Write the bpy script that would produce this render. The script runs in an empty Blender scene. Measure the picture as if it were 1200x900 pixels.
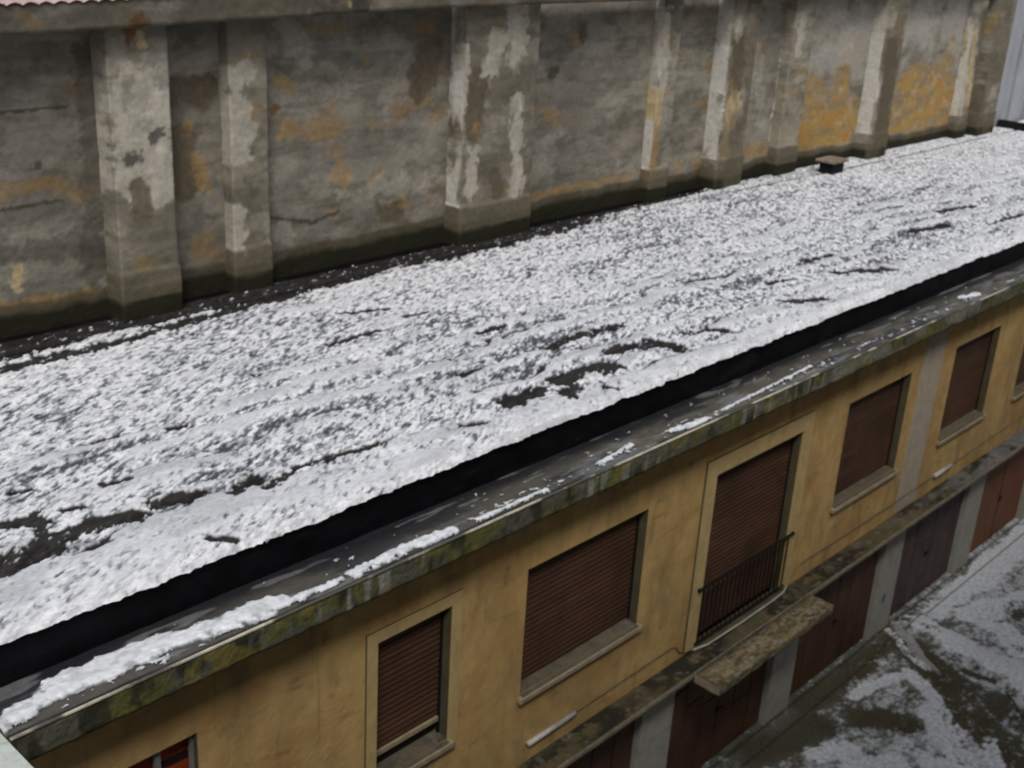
import bpy, bmesh, math, random
import numpy as np
from mathutils import Matrix, Vector
random.seed(7)
SC = bpy.context.scene
COL = SC.collection
# ------------------------------------------------------------------ noise
def _hash(ix, iy, seed):
    n = (ix.astype(np.int64)*374761393 + iy.astype(np.int64)*668265263 + seed*1442695041) & 0xffffffff
    n = ((n ^ (n >> 13))*1274126177) & 0xffffffff
    n = (n ^ (n >> 16)) & 0xffffffff
    return n.astype(np.float64)/4294967295.0
def vnoise(x, y, seed=0):
    x = np.asarray(x, float); y = np.asarray(y, float)
    ix = np.floor(x); iy = np.floor(y); fx = x-ix; fy = y-iy
    fx = fx*fx*fx*(fx*(fx*6-15)+10); fy = fy*fy*fy*(fy*(fy*6-15)+10)
    a = _hash(ix, iy, seed); b = _hash(ix+1, iy, seed); c = _hash(ix, iy+1, seed); d = _hash(ix+1, iy+1, seed)
    return (a*(1-fx)+b*fx)*(1-fy)+(c*(1-fx)+d*fx)*fy
def fbm(x, y, o=4, seed=0, g=.5):
    s = 0; a = 1; t = 0
    for k in range(o):
        c, n = math.cos(k*1.1), math.sin(k*1.1)
        s = s + a*vnoise((x*c-y*n)*2**k+k*17.3, (x*n+y*c)*2**k-k*9.1, seed+k*31); t += a; a *= g
    return s/t
def sstep(e0, e1, v):
    t = np.clip((v-e0)/(e1-e0), 0, 1); return t*t*(3-2*t)
def sdist(X, Y, pts):
    d = np.full(X.shape, 1e9)
    if len(pts) == 1: pts = pts*2
    for (ax, ay), (bx, by) in zip(pts[:-1], pts[1:]):
        vx, vy = bx-ax, by-ay; L = vx*vx+vy*vy+1e-9
        t = np.clip(((X-ax)*vx+(Y-ay)*vy)/L, 0, 1)
        d = np.minimum(d, np.hypot(X-ax-t*vx, Y-ay-t*vy))
    return d
def strokes(X, Y, L, wob=.5, soft=.35, wf=2.5, seed=5, g=.5):
    m = np.zeros(X.shape)
    for pts, r in L:
        xs = [p[0] for p in pts]; ys = [p[1] for p in pts]; q = r*2.2+.05
        s = (X > min(xs)-q) & (X < max(xs)+q) & (Y > min(ys)-q) & (Y < max(ys)+q)
        if not s.any(): continue
        x = X[s]; y = Y[s]; f = wf/max(r, .04)*.35
        d = sdist(x, y, pts)/r + (fbm(x*f, y*f, 5, seed, g)-.5)*2*wob
        m[s] = np.maximum(m[s], 1-sstep(1-soft, 1+soft, d))
    return m
# --- data measured in metres (x, y or z) on each surface
ROOF_BARE=[([(3.67, 1.14), (4.13, 1.29), (4.43, 1.4)], 0.099), ([(4.62, 1.44), (4.84, 1.38), (5.09, 1.26)], 0.08), ([(5.33, 1.37), (5.74, 1.26)], 0.075), ([(4.04, 1.94), (4.36, 1.76)], 0.056), ([(4.36, 1.93), (4.22, 1.4)], 0.047), ([(4.61, 1.83), (4.75, 1.77)], 0.033), ([(5.15, 2.08), (5.38, 2.0)], 0.034), ([(4.41, 2.46), (4.57, 2.44)], 0.033), ([(9.79, 0.96), (10.42, 0.98)], 0.083), ([(10.87, 0.98), (11.38, 1.06), (11.7, 0.88)], 0.099), ([(12.27, 1.24), (12.95, 1.14), (13.09, 0.72)], 0.094), ([(13.65, 1.13), (14.22, 0.78)], 0.049), ([(11.09, 0.46), (11.15, 0.34)], 0.032), ([(10.59, 0.66), (10.86, 0.8)], 0.085), ([(6.31, 0.92), (6.85, 1.15), (7.39, 1.1), (7.95, 1.03)], 0.036), ([(5.33, 0.49), (5.49, 0.31)], 0.032), ([(6.02, 1.09), (6.35, 1.19)], 0.052), ([(11.56, 1.89), (12.35, 1.96), (13.14, 1.9)], 0.06), ([(16.24, 0.94), (16.86, 0.69)], 0.068), ([(18.38, 1.31), (19.33, 0.81)], 0.074), ([(18.5, 2.05), (19.38, 1.95)], 0.061), ([(22.35, 1.83), (23.53, 1.67)], 0.068), ([(16.85, 1.71), (17.43, 1.58)], 0.043), ([(24.33, 1.11), (25.94, 1.05)], 0.054), ([(24.41, 2.26), (25.74, 2.09)], 0.055), ([(9.38, 3.84), (10.3, 3.86)], 0.035), ([(9.95, 1.9), (10.29, 1.93)], 0.043), ([(10.94, 4.05), (11.32, 4.01)], 0.037), ([(11.26, 2.9), (11.8, 2.93)], 0.036), ([(10.34, 4.75), (11.0, 4.49)], 0.037), ([(5.46, 3.0), (5.84, 2.96)], 0.037), ([(6.37, 2.81), (6.51, 2.78)], 0.038), ([(15.67, 2.59), (16.59, 2.38)], 0.028), ([(5.73, 5.56), (6.42, 5.64)], 0.084), ([(6.38, 5.56), (8.86, 5.74)], 0.079), ([(8.86, 5.74), (11.38, 6.03), (13.88, 6.34)], 0.079), ([(13.88, 6.34), (15.87, 6.18), (17.79, 6.15)], 0.062)]
ROOF_DRIFT=[([(3.48, 0.73), (4.37, 0.68), (5.42, 0.69)], 0.21), ([(4.05, 1.46), (4.24, 1.35)], 0.062), ([(5.62, 0.85), (7.0, 0.63), (8.23, 0.4)], 0.192), ([(8.44, 2.4), (9.92, 1.56)], 0.125), ([(9.48, 0.56), (11.85, 0.37), (13.63, 0.38)], 0.174), ([(11.03, 1.41), (12.01, 1.36)], 0.091), ([(6.84, 0.03), (8.96, 0.07)], 0.125), ([(13.88, 0.41), (17.19, 0.33), (21.49, 0.24)], 0.164), ([(5.38, 2.0), (6.36, 1.97)], 0.106), ([(4.74, 3.06), (5.17, 2.82)], 0.088), ([(12.88, 2.57), (14.52, 2.08)], 0.09), ([(17.72, 0.78), (19.06, 0.38)], 0.086), ([(15.07, 0.89), (16.21, 0.54)], 0.078), ([(10.06, 2.98), (11.13, 2.77)], 0.092), ([(8.53, 5.45), (10.91, 5.05)], 0.109), ([(3.89, 1.29), (3.96, 1.43)], 0.061)]
WALL=[([(8.26, 10.58), (8.23, 9.24)], 0.292, 'pale', 6.27), ([(8.54, 10.51), (8.51, 9.09)], 0.148, 'pale', 6.27), ([(8.56, 10.81), (8.58, 10.67)], 0.134, 'grey', 6.27), ([(8.03, 9.58), (8.13, 9.61)], 0.112, 'dark', 6.27), ([(8.38, 9.83), (8.48, 9.87)], 0.068, 'dark', 6.27), ([(8.16, 9.17), (8.18, 8.84)], 0.137, 'brown', 6.27), ([(8.07, 10.54), (8.03, 10.33)], 0.099, 'grey', 6.27), ([(9.83, 10.52), (9.81, 9.48)], 0.215, 'pale', 6.27), ([(9.81, 8.55), (9.79, 8.11)], 0.124, 'pale', 6.27), ([(8.24, 11.22), (8.33, 11.01)], 0.055, 'tan', 6.27), ([(8.15, 11.34), (8.2, 11.2)], 0.108, 'rust', 6.2), ([(15.46, 11.2), (15.51, 10.64)], 0.261, 'pale', 6.27), ([(15.58, 9.77), (15.67, 8.17)], 0.136, 'pale', 6.27), ([(14.63, 10.19), (14.51, 9.42)], 0.201, 'brown', 6.27), ([(15.09, 8.55), (15.18, 8.24)], 0.135, 'brown', 6.27), ([(15.03, 10.8), (14.86, 10.39)], 0.201, 'pale', 6.27), ([(14.54, 8.98), (14.5, 8.32)], 0.117, 'pale', 6.27), ([(14.61, 9.41)], 0.087, 'ochre', 6.27), ([(14.12, 9.63), (14.11, 8.22)], 0.087, 'white', 6.5), ([(14.19, 9.3), (14.15, 8.16)], 0.072, 'ochre', 6.33), ([(14.27, 10.68), (14.22, 9.71)], 0.085, 'pale', 6.4), ([(6.26, 7.79), (6.84, 7.79), (7.66, 7.75)], 0.056, 'ochre', 6.62), ([(6.56, 8.27), (6.52, 8.05)], 0.066, 'tan', 6.62), ([(6.95, 9.55)], 0.054, 'dark', 6.62), ([(6.53, 10.26), (7.42, 10.26)], 0.021, 'dark', 6.62), ([(6.4, 9.05), (7.25, 9.07)], 0.022, 'dark', 6.62), ([(6.34, 8.48), (7.74, 8.36)], 0.134, 'dark', 6.62), ([(7.8, 10.94), (7.61, 8.02)], 0.157, 'dark', 6.62), ([(9.1, 10.37), (9.5, 10.28)], 0.212, 'brown', 6.62), ([(9.02, 9.62), (9.07, 9.07)], 0.238, 'brown', 6.62), ([(9.32, 9.29), (9.41, 8.97)], 0.109, 'ochre', 6.62), ([(9.17, 9.84)], 0.083, 'ochre', 6.62), ([(13.8, 10.6), (13.72, 10.34)], 0.307, 'brown', 6.62), ([(13.63, 10.14), (13.56, 9.98)], 0.154, 'brown', 6.62), ([(11.89, 8.93), (11.99, 8.78)], 0.135, 'ochre', 6.62), ([(10.74, 10.38), (10.97, 10.21)], 0.1, 'ochre', 6.62), ([(10.88, 9.62), (11.52, 9.63)], 0.168, 'ochre', 6.62), ([(10.65, 9.96)], 0.075, 'rust', 6.62), ([(11.89, 8.55)], 0.095, 'pale', 6.62), ([(10.61, 8.13), (10.77, 8.07)], 0.144, 'pale', 6.62), ([(12.84, 8.22), (13.13, 8.07)], 0.184, 'brown', 6.62), ([(10.91, 11.06), (11.29, 10.66)], 0.175, 'pale', 6.62), ([(12.56, 8.71), (12.74, 8.83)], 0.069, 'ochre', 6.62), ([(13.28, 8.22)], 0.086, 'ochre', 6.62), ([(12.74, 8.48), (13.69, 8.5)], 0.199, 'pale', 6.62), ([(12.44, 10.54)], 0.053, 'ochre', 6.62), ([(10.38, 8.39), (11.34, 8.16), (11.86, 8.25)], 0.027, 'dark', 6.62), ([(16.54, 7.88), (18.03, 7.92), (19.44, 7.92)], 0.067, 'ochre', 6.62), ([(17.68, 10.8)], 0.11, 'dark', 6.62), ([(16.91, 10.15)], 0.109, 'dark', 6.62), ([(19.46, 9.94), (19.56, 8.06)], 0.103, 'white', 6.55), ([(19.87, 9.17), (19.92, 7.86)], 0.122, 'ochre', 6.45), ([(19.92, 11.07), (19.94, 9.75)], 0.135, 'pale', 6.45), ([(19.86, 9.59), (19.89, 9.08)], 0.103, 'tan', 6.45), ([(22.27, 10.51), (22.38, 9.71)], 0.217, 'brown', 6.27), ([(22.27, 9.63), (22.22, 9.27)], 0.164, 'ochre', 6.27), ([(22.18, 8.73), (22.24, 7.99)], 0.166, 'tan', 6.27), ([(22.22, 11.28), (22.19, 10.86)], 0.213, 'pale', 6.27), ([(21.85, 10.33), (21.86, 7.99)], 0.127, 'white', 6.5), ([(22.35, 9.26), (22.3, 8.91)], 0.202, 'tan', 6.27), ([(23.44, 10.24), (24.16, 8.69)], 0.229, 'pale', 6.62), ([(23.78, 8.05), (24.54, 7.91)], 0.177, 'ochre', 6.62), ([(21.15, 7.95)], 0.146, 'ochre', 6.62), ([(20.87, 10.27)], 0.087, 'ochre', 6.62), ([(24.86, 10.94), (24.85, 10.2)], 0.135, 'pale', 6.45), ([(24.66, 10.19), (24.64, 8.26)], 0.098, 'white', 6.6), ([(25.92, 9.15), (26.36, 8.3)], 0.532, 'ochre', 6.62), ([(27.35, 9.77), (27.42, 8.21)], 0.462, 'ochre', 6.62), ([(26.0, 10.9), (26.95, 10.38)], 0.402, 'pale', 6.62), ([(26.37, 8.96), (26.62, 8.8)], 0.103, 'grey', 6.62), ([(28.46, 9.44), (28.38, 7.85)], 0.172, 'white', 6.3), ([(28.8, 10.88), (29.22, 10.25)], 0.063, 'ochre', 6.1), ([(28.88, 10.06), (29.01, 7.82)], 0.302, 'brown', 6.1), ([(31.45, 9.22), (31.74, 7.82)], 0.603, 'ochre', 6.62), ([(32.92, 10.05), (33.57, 7.9)], 0.311, 'ochre', 6.62), ([(31.28, 10.87), (31.55, 10.21)], 0.632, 'pale', 6.62), ([(31.52, 9.66), (31.89, 9.37)], 0.138, 'grey', 6.62), ([(33.78, 9.36), (33.98, 7.92)], 0.121, 'pale', 6.3), ([(33.9, 10.29), (34.28, 8.39)], 0.12, 'tan', 6.2), ([(34.36, 10.75), (34.88, 7.88)], 0.242, 'brown', 6.05), ([(34.82, 10.97), (35.06, 10.27)], 0.072, 'ochre', 6.0), ([(11.64, 11.54), (11.8, 11.44)], 0.1, 'dark', 6.2), ([(11.93, 11.4)], 0.038, 'ochre', 6.2), ([(11.53, 11.48)], 0.037, 'tan', 6.2)]
G_SNOW=[([(20.85, -0.48), (20.67, -1.57), (20.6, -2.68)], 0.247), ([(20.92, -1.11), (20.46, -2.73)], 0.212), ([(22.04, -0.97), (22.08, -1.75), (21.52, -2.23)], 0.221), ([(20.9, -2.23), (20.87, -2.57)], 0.227), ([(17.81, -0.66), (18.52, -0.79), (19.16, -1.02), (18.89, -1.54), (18.25, -2.21)], 0.125), ([(18.33, -1.8), (17.89, -2.25)], 0.135), ([(18.11, -2.34), (17.52, -2.76)], 0.176), ([(17.06, -2.49), (17.39, -2.94)], 0.143), ([(18.27, -3.01), (17.78, -3.3)], 0.13), ([(15.86, -1.08), (16.39, -1.42)], 0.201), ([(16.0, -1.64), (16.63, -2.09)], 0.227), ([(25.83, -0.51), (23.65, -0.54), (21.49, -0.39)], 0.239), ([(26.75, -0.25), (22.87, -0.32)], 0.152), ([(23.66, -1.46), (22.3, -1.12)], 0.284), ([(20.18, -0.12), (19.66, -0.74), (19.45, -1.27)], 0.082)]
G_BARE=[([(19.93, -0.6), (19.49, -1.67), (19.31, -3.18)], 0.348), ([(18.86, -2.12), (18.16, -3.64)], 0.415), ([(23.02, -1.54), (23.25, -1.63)], 0.283), ([(21.67, -2.17), (21.5, -2.4)], 0.166), ([(17.35, -1.07), (17.7, -1.71)], 0.3), ([(16.77, -0.21), (19.42, -0.33)], 0.221), ([(15.09, -0.23), (16.57, -0.67)], 0.321), ([(17.5, -2.89), (18.39, -2.18)], 0.118), ([(19.65, -2.34), (19.32, -3.26)], 0.046), ([(20.87, -0.86), (20.78, -0.18)], 0.085), ([(20.1, -2.23), (20.0, -1.78)], 0.096)]
LEDGE_SNOW= [([(2.98, -0.23), (3.43, -0.14), (4.14, -0.08), (4.91, -0.18), (5.6, -0.24)], 0.114), ([(3.51, 0.01), (3.96, 0.01), (4.57, -0.04)], 0.057), ([(5.66, -0.29), (6.24, -0.31)], 0.04), ([(6.41, -0.29), (7.04, -0.26), (7.71, -0.31)], 0.068), ([(8.06, -0.33), (9.13, -0.34)], 0.028), ([(10.08, -0.29), (10.83, -0.21)], 0.031), ([(11.59, -0.29), (12.23, -0.37)], 0.054), ([(20.27, -0.16), (20.79, -0.25)], 0.061), ([(21.4, 0.26), (23.78, 0.26)], 0.049), ([(12.69, -0.32), (15.05, -0.22)], 0.024)]

# ------------------------------------------------------------------ materials
def mat(name, base=(.5,.5,.5), rough=.8, spec=.3, attr=None, n1=None, bump=0, bscale=20, stretch=(1,1,1), var=.25, vscale=4, detail=6, metal=0, bdist=.02):
    m = bpy.data.materials.new(name); m.use_nodes = True; nt = m.node_tree; N = nt.nodes; L = nt.links
    b = N['Principled BSDF']; b.inputs['Roughness'].default_value = rough
    b.inputs['Specular IOR Level'].default_value = spec; b.inputs['Metallic'].default_value = metal
    tc = N.new('ShaderNodeTexCoord'); mp = N.new('ShaderNodeMapping'); mp.inputs['Scale'].default_value = stretch
    L.new(tc.outputs['Object'], mp.inputs[0])
    if attr:
        a = N.new('ShaderNodeAttribute'); a.attribute_name = attr; src = a.outputs['Color']
    else:
        a = N.new('ShaderNodeRGB'); a.outputs[0].default_value = (*base, 1); src = a.outputs[0]
    nz = N.new('ShaderNodeTexNoise'); nz.inputs['Scale'].default_value = vscale; nz.inputs['Detail'].default_value = detail; nz.inputs['Roughness'].default_value = .65
    L.new(mp.outputs[0], nz.inputs[0])
    mr = N.new('ShaderNodeMapRange'); mr.inputs[1].default_value = .3; mr.inputs[2].default_value = .7; mr.inputs[3].default_value = 1-var; mr.inputs[4].default_value = 1+var
    L.new(nz.outputs[0], mr.inputs[0])
    vm = N.new('ShaderNodeVectorMath'); vm.operation = 'SCALE'; L.new(src, vm.inputs[0]); L.new(mr.outputs[0], vm.inputs[3])
    out = vm.outputs[0]
    if n1:                                  # list of (colour, scale, stretch, lo, hi, strength)
        for i, (c, s, st, lo, hi, k) in enumerate(n1):
            mp2 = N.new('ShaderNodeMapping'); mp2.inputs['Scale'].default_value = st; mp2.inputs['Location'].default_value = (i*3.7, i*1.3, i*2.1)
            L.new(tc.outputs['Object'], mp2.inputs[0])
            z = N.new('ShaderNodeTexNoise'); z.inputs['Scale'].default_value = s; z.inputs['Detail'].default_value = 7; z.inputs['Roughness'].default_value = .6
            L.new(mp2.outputs[0], z.inputs[0])
            r = N.new('ShaderNodeMapRange'); r.inputs[1].default_value = lo; r.inputs[2].default_value = hi; r.inputs[4].default_value = k
            L.new(z.outputs[0], r.inputs[0])
            mx = N.new('ShaderNodeMix'); mx.data_type = 'RGBA'; L.new(r.outputs[0], mx.inputs[0]); L.new(out, mx.inputs[6]); mx.inputs[7].default_value = (*c, 1)
            out = mx.outputs[2]
    L.new(out, b.inputs['Base Color'])
    if bump:
        z = N.new('ShaderNodeTexNoise'); z.inputs['Scale'].default_value = bscale; z.inputs['Detail'].default_value = 5
        L.new(mp.outputs[0], z.inputs[0])
        bp = N.new('ShaderNodeBump'); bp.inputs['Strength'].default_value = bump; bp.inputs['Distance'].default_value = bdist
        L.new(z.outputs[0], bp.inputs['Height']); L.new(bp.outputs[0], b.inputs['Normal'])
    return m
MT = {}
MT['wall'] = mat('stained_plaster', attr='col', rough=.92, spec=.15, var=.16, vscale=11, bump=.55, bscale=8, bdist=.035)
MT['snow'] = mat('grainy_snow', attr='col', rough=.85, spec=.08, var=.16, vscale=26, stretch=(.5,1,1), bump=.3, bscale=28)
MT['ledge'] = mat('wet_ledge', attr='col', rough=.42, spec=.4, var=.2, vscale=12, bump=.4, bscale=18)
MT['ground'] = mat('wet_yard', attr='col', rough=.7, spec=.25, var=.3, vscale=14, bump=.6, bscale=16)
MT['moss'] = mat('mossy_concrete', attr='col', rough=.85, spec=.2, var=.3, vscale=22, bump=.6, bscale=25)
MT['rubber'] = mat('black_bitumen', (.005,.0055,.007), rough=.55, spec=.10, var=.5, vscale=3, n1=[((.02,.021,.022), 1.4, (1,1,4), .56, .75, .6), ((.04,.038,.03), 9, (.4,1,2), .66, .72, .4)], bump=.3, bscale=6)
MT['yellow'] = mat('mustard_render', (.54,.365,.15), rough=.9, spec=.15, var=.18, vscale=3.2, bump=.5, bscale=14,
    n1=[((.22,.145,.065), .8, (1,1,.55), .46, .72, .6), ((.15,.12,.07), 2.6, (1,1,.4), .54, .70, .5), ((.42,.21,.07), .9, (1,1,1.6), .50, .68, .5), ((.16,.12,.06), 2, (3.5,1,.22), .58, .74, .45), ((.16,.125,.07), 3, (.5,1,2.2), .62, .72, .5), ((.10,.085,.05), 1.4, (1.4,1,1.2), .62, .70, .5), ((.58,.45,.2), 1.7, (1,1,.6), .6, .8, .5)])
MT['trim'] = mat('pale_mustard_trim', (.52,.385,.18), rough=.9, spec=.15, var=.15, vscale=4, bump=.3, bscale=30, n1=[((.2,.15,.07), 3, (1,1,.4), .55, .75, .5)])
MT['sill'] = mat('worn_stone_sill', (.12,.10,.07), rough=.85, spec=.2, var=.25, vscale=6, bump=.4, bscale=30, n1=[((.05,.045,.04), 4, (1,1,1), .5, .7, .7), ((.3,.29,.27), 7, (1,1,1), .6, .75, .4)])
MT['sillfront'] = mat('pale_sill_nose', (.33,.28,.19), rough=.85, spec=.2, var=.25, vscale=9, bump=.3, bscale=30)
MT['shut'] = mat('red_brown_shutter', (.080,.038,.022), rough=.65, spec=.25, var=.25, vscale=.9, n1=[((.028,.017,.012), 1.1, (1,1,.5), .45, .70, .7), ((.15,.075,.04), 2.2, (.25,1,2), .52, .75, .5), ((.02,.015,.01), 6, (1.5,1,.3), .60, .72, .5)])
MT['shutbar'] = mat('shutter_bottom_bar', (.33,.27,.17), rough=.7, spec=.3, var=.2, vscale=8)
MT['jamb'] = mat('dark_olive_reveal', (.10,.085,.05), rough=.9, spec=.15, var=.25, vscale=5, bump=.3, n1=[((.05,.045,.035), 3, (1,1,.5), .5, .72, .7)])  # dark olive tone for reveals, threshold and surround joints
MT['door'] = mat('brown_garage_door', (.095,.043,.024), rough=.6, spec=.25, var=.25, vscale=2.2, n1=[((.035,.016,.012), 2, (1.5,1,.5), .5, .7, .6), ((.15,.06,.03), 1.2, (1,1,.8), .56, .75, .5)])
MT['doorpurple'] = mat('faded_purple_brown_door', (.095,.062,.058), rough=.6, spec=.25, var=.25, vscale=2.2, n1=[((.03,.02,.02), 2, (1.5,1,.5), .5, .7, .5)])
MT['doororange'] = mat('orange_brown_door', (.20,.075,.03), rough=.6, spec=.25, var=.2, vscale=2, n1=[((.06,.03,.02), 2.4, (1,1,.6), .6, .75, .6)])
MT['pillar'] = mat('grey_white_pillar', (.40,.39,.34), rough=.9, spec=.15, var=.15, vscale=5, bump=.3, n1=[((.2,.19,.15), 2.5, (1,1,.6), .55, .75, .6)])
MT['strip'] = mat('bare_grey_render', (.44,.38,.30), rough=.9, spec=.15, var=.14, vscale=5, bump=.3, n1=[((.40,.28,.12), 1.8, (1.4,1,.7), .55, .7, .5)])
MT['iron'] = mat('dark_iron', (.008,.007,.007), rough=.6, spec=.3, var=.3)
MT['cable'] = mat('grey_cable', (.20,.165,.09), rough=.5, spec=.4, var=.2)
MT['cond'] = mat('pale_conduit', (.5,.49,.46), rough=.45, spec=.4, var=.2, vscale=9, n1=[((.1,.1,.09), 5, (1,1,1), .5, .7, .6)])
MT['drip'] = mat('metal_drip_edge', (.60,.55,.43), rough=.5, spec=.4, var=.3, vscale=6, n1=[((.06,.06,.045), 1.3, (1,1,1), .48, .56, .9)])
MT['tile'] = mat('faded_pink_tile', (.50,.36,.33), rough=.85, spec=.2, var=.2, vscale=7, bump=.4)
MT['greywall'] = mat('light_grey_render', (.34,.35,.38), rough=.9, spec=.15, var=.07, vscale=2, n1=[((.22,.23,.26), 1.5, (2,1,.3), .5, .7, .6)], bump=.2)
MT['coping'] = mat('frosted_coping', (.60,.64,.60), rough=.85, spec=.2, var=.12, vscale=18, bump=.5, n1=[((.34,.37,.33), 9, (1,1,1), .55, .72, .7)])
MT['capstone'] = mat('terracotta_slab', (.22,.165,.12), rough=.85, spec=.2, var=.25, vscale=9, bump=.4, n1=[((.40,.37,.32), 5, (1,1,1), .5, .6, .5)])
MT['black'] = mat('sooty_block', (.012,.012,.014), rough=.85, spec=.1, var=.3)
MT['redwin'] = mat('red_window_panel', (.42,.07,.02), rough=.5, spec=.3, var=.35, vscale=3, n1=[((.1,.02,.01), 3, (1,1,1), .45, .65, .7)])
MT['greybar'] = mat('grey_grille_bar', (.2,.19,.18), rough=.6, spec=.3, var=.2)
MT['flat'] = mat('shade_house_render', (.30,.27,.22), rough=.9, spec=.15, var=.1)
MT['blue'] = mat('blue_paint', (.03,.09,.25), rough=.7, spec=.2, var=.4, vscale=30)
MT['inner'] = mat('dark_recess', (.02,.018,.016), rough=.9, spec=.1)
# ------------------------------------------------------------------ helpers
def tag(o, label=None, cat=None, group=None, kind=None):
    if label: o['label'] = label
    if cat: o['category'] = cat
    if group: o['group'] = group
    if kind: o['kind'] = kind
    return o
def empty(name, loc, label, cat, group=None):
    o = bpy.data.objects.new(name, None); COL.objects.link(o); o.location = loc; o.empty_display_size = .2
    return tag(o, label, cat, group)
def link(name, me, parent=None):
    o = bpy.data.objects.new(name, me); COL.objects.link(o)
    if parent:
        o.parent = parent
        t = Vector((0,0,0)); p = parent
        while p: t += p.location; p = p.parent
        o.location = -t
    return o
def setcol(me, cols):
    a = me.attributes.new('col', 'FLOAT_COLOR', 'POINT')
    c = np.ones((len(me.vertices), 4), np.float32); c[:, :3] = np.clip(cols, 0, 1); a.data.foreach_set('color', c.ravel())
def sheet(name, P, C, material, parent=None, keep=None, smooth=True):
    n, m = P.shape[:2]
    idx = np.arange(n*m).reshape(n, m)
    F = np.stack([idx[:-1,:-1], idx[1:,:-1], idx[1:,1:], idx[:-1,1:]], -1).reshape(-1, 4)
    if keep is not None:
        kf = (keep[:-1,:-1] & keep[1:,:-1] & keep[1:,1:] & keep[:-1,1:]).ravel(); F = F[kf]
        used = np.zeros(n*m, bool); used[F.ravel()] = True; rm = np.cumsum(used)-1; F = rm[F]
    V = P.reshape(-1, 3); Cc = C.reshape(-1, 3)
    if keep is not None: V = V[used]; Cc = Cc[used]
    me = bpy.data.meshes.new(name); me.vertices.add(len(V)); me.vertices.foreach_set('co', V.astype(np.float32).ravel())
    me.loops.add(F.size); me.loops.foreach_set('vertex_index', F.astype(np.int32).ravel())
    me.polygons.add(len(F)); me.polygons.foreach_set('loop_start', (np.arange(len(F))*4).astype(np.int32))
    me.polygons.foreach_set('use_smooth', np.full(len(F), smooth, bool))
    me.update(calc_edges=True); setcol(me, Cc); me.materials.append(MT[material])
    return link(name, me, parent)
class MB:
    def __init__(s): s.b = bmesh.new()
    def box(s, x0, x1, y0, y1, z0, z1, bev=0):
        vs = [s.b.verts.new(v) for v in ((x0,y0,z0),(x1,y0,z0),(x1,y1,z0),(x0,y1,z0),(x0,y0,z1),(x1,y0,z1),(x1,y1,z1),(x0,y1,z1))]
        fs = [s.b.faces.new([vs[i] for i in f]) for f in ((3,2,1,0),(4,5,6,7),(0,1,5,4),(1,2,6,5),(2,3,7,6),(3,0,4,7))]
        if bev:
            bmesh.ops.bevel(s.b, geom=list({e for f in fs for e in f.edges}), offset=bev, segments=2, affect='EDGES', profile=.6)
        return s
    def face(s, pts): s.b.faces.new([s.b.verts.new(p) for p in pts]); return s
    def prism(s, poly, x0, x1):                                # poly in (y, z), extruded along x
        a = [s.b.verts.new((x0, y, z)) for y, z in poly]; c = [s.b.verts.new((x1, y, z)) for y, z in poly]
        n = len(poly)
        for i in range(n): s.b.faces.new((a[i], a[(i+1) % n], c[(i+1) % n], c[i]))
        s.b.faces.new(a[::-1]); s.b.faces.new(c); return s
    def tube(s, pts, r, seg=8):
        pts = [Vector(p) for p in pts]; rings = []
        for i, p in enumerate(pts):
            d = (pts[min(i+1, len(pts)-1)]-pts[max(i-1, 0)]).normalized()
            u = d.cross(Vector((0,0,1)) if abs(d.z) < .9 else Vector((0,1,0))).normalized(); w = d.cross(u)
            rings.append([s.b.verts.new(p+r*(math.cos(t)*u+math.sin(t)*w)) for t in [2*math.pi*k/seg for k in range(seg)]])
        for a, c in zip(rings[:-1], rings[1:]):
            for k in range(seg): s.b.faces.new((a[k], a[(k+1) % seg], c[(k+1) % seg], c[k]))
        s.b.faces.new(rings[0][::-1]); s.b.faces.new(rings[-1]); return s
    def build(s, name, material, parent=None, smooth=False):
        bmesh.ops.recalc_face_normals(s.b, faces=s.b.faces)
        me = bpy.data.meshes.new(name); s.b.to_mesh(me); s.b.free()
        me.materials.append(MT[material])
        if smooth: me.polygons.foreach_set('use_smooth', [True]*len(me.polygons))
        return link(name, me, parent)
def xs_grow(x0, x1, k=.0016, base=8.5):
    x = [x0]
    while x[-1] < x1: x.append(x[-1]+k*math.hypot(base, max(x[-1], 0)))
    return np.array(x)
def mixc(a, b, t): return a*(1-t[..., None])+b*t[..., None]
def lerp(a, b, t): return a[..., :]*(1-t[..., None])+np.asarray(b)*t[..., None]
# ================================================================== THE LOW YELLOW BUILDING
X0, X1 = -3.0, 46.0
ZR, ZC = 7.38, 6.93                       # roof level, cornice top
B = empty('garage_building', (20, 3, 0), 'mustard yellow two storey building with brown roller shutters above a row of garages', 'building')
# facade sheet with openings
def rect_wall(xs, zs, hole, y):
    b = bmesh.new(); V = {}
    def v(i, j):
        if (i, j) not in V: V[i, j] = b.verts.new((xs[i], y, zs[j]))
        return V[i, j]
    for i in range(len(xs)-1):
        for j in range(len(zs)-1):
            cx, cz = (xs[i]+xs[i+1])/2, (zs[j]+zs[j+1])/2
            if not hole(cx, cz): b.faces.new((v(i,j), v(i+1,j), v(i+1,j+1), v(i,j+1)))
    return b
WIN = [(2.75,4.80,3.93,5.76,'open'), (6.98,8.06,3.93,5.74,'raised'), (9.31,11.65,3.93,5.70,'shut'), (13.20,15.56,2.80,5.70,'door'),
       (17.01,19.23,3.88,5.75,'shut'), (21.02,23.06,3.93,5.80,'shut'), (24.62,26.85,3.90,5.80,'shut'), (28.6,30.8,3.9,5.8,'shut'), (32.4,34.6,3.9,5.8,'shut'), (36.3,38.5,3.9,5.8,'shut')]
PIL = [0.75+3.78*i for i in range(-1, 12)]             # left edges of the garage pillars
PIL = [12.08+3.76*k for k in range(-4, 9)]
PW = .80
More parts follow.
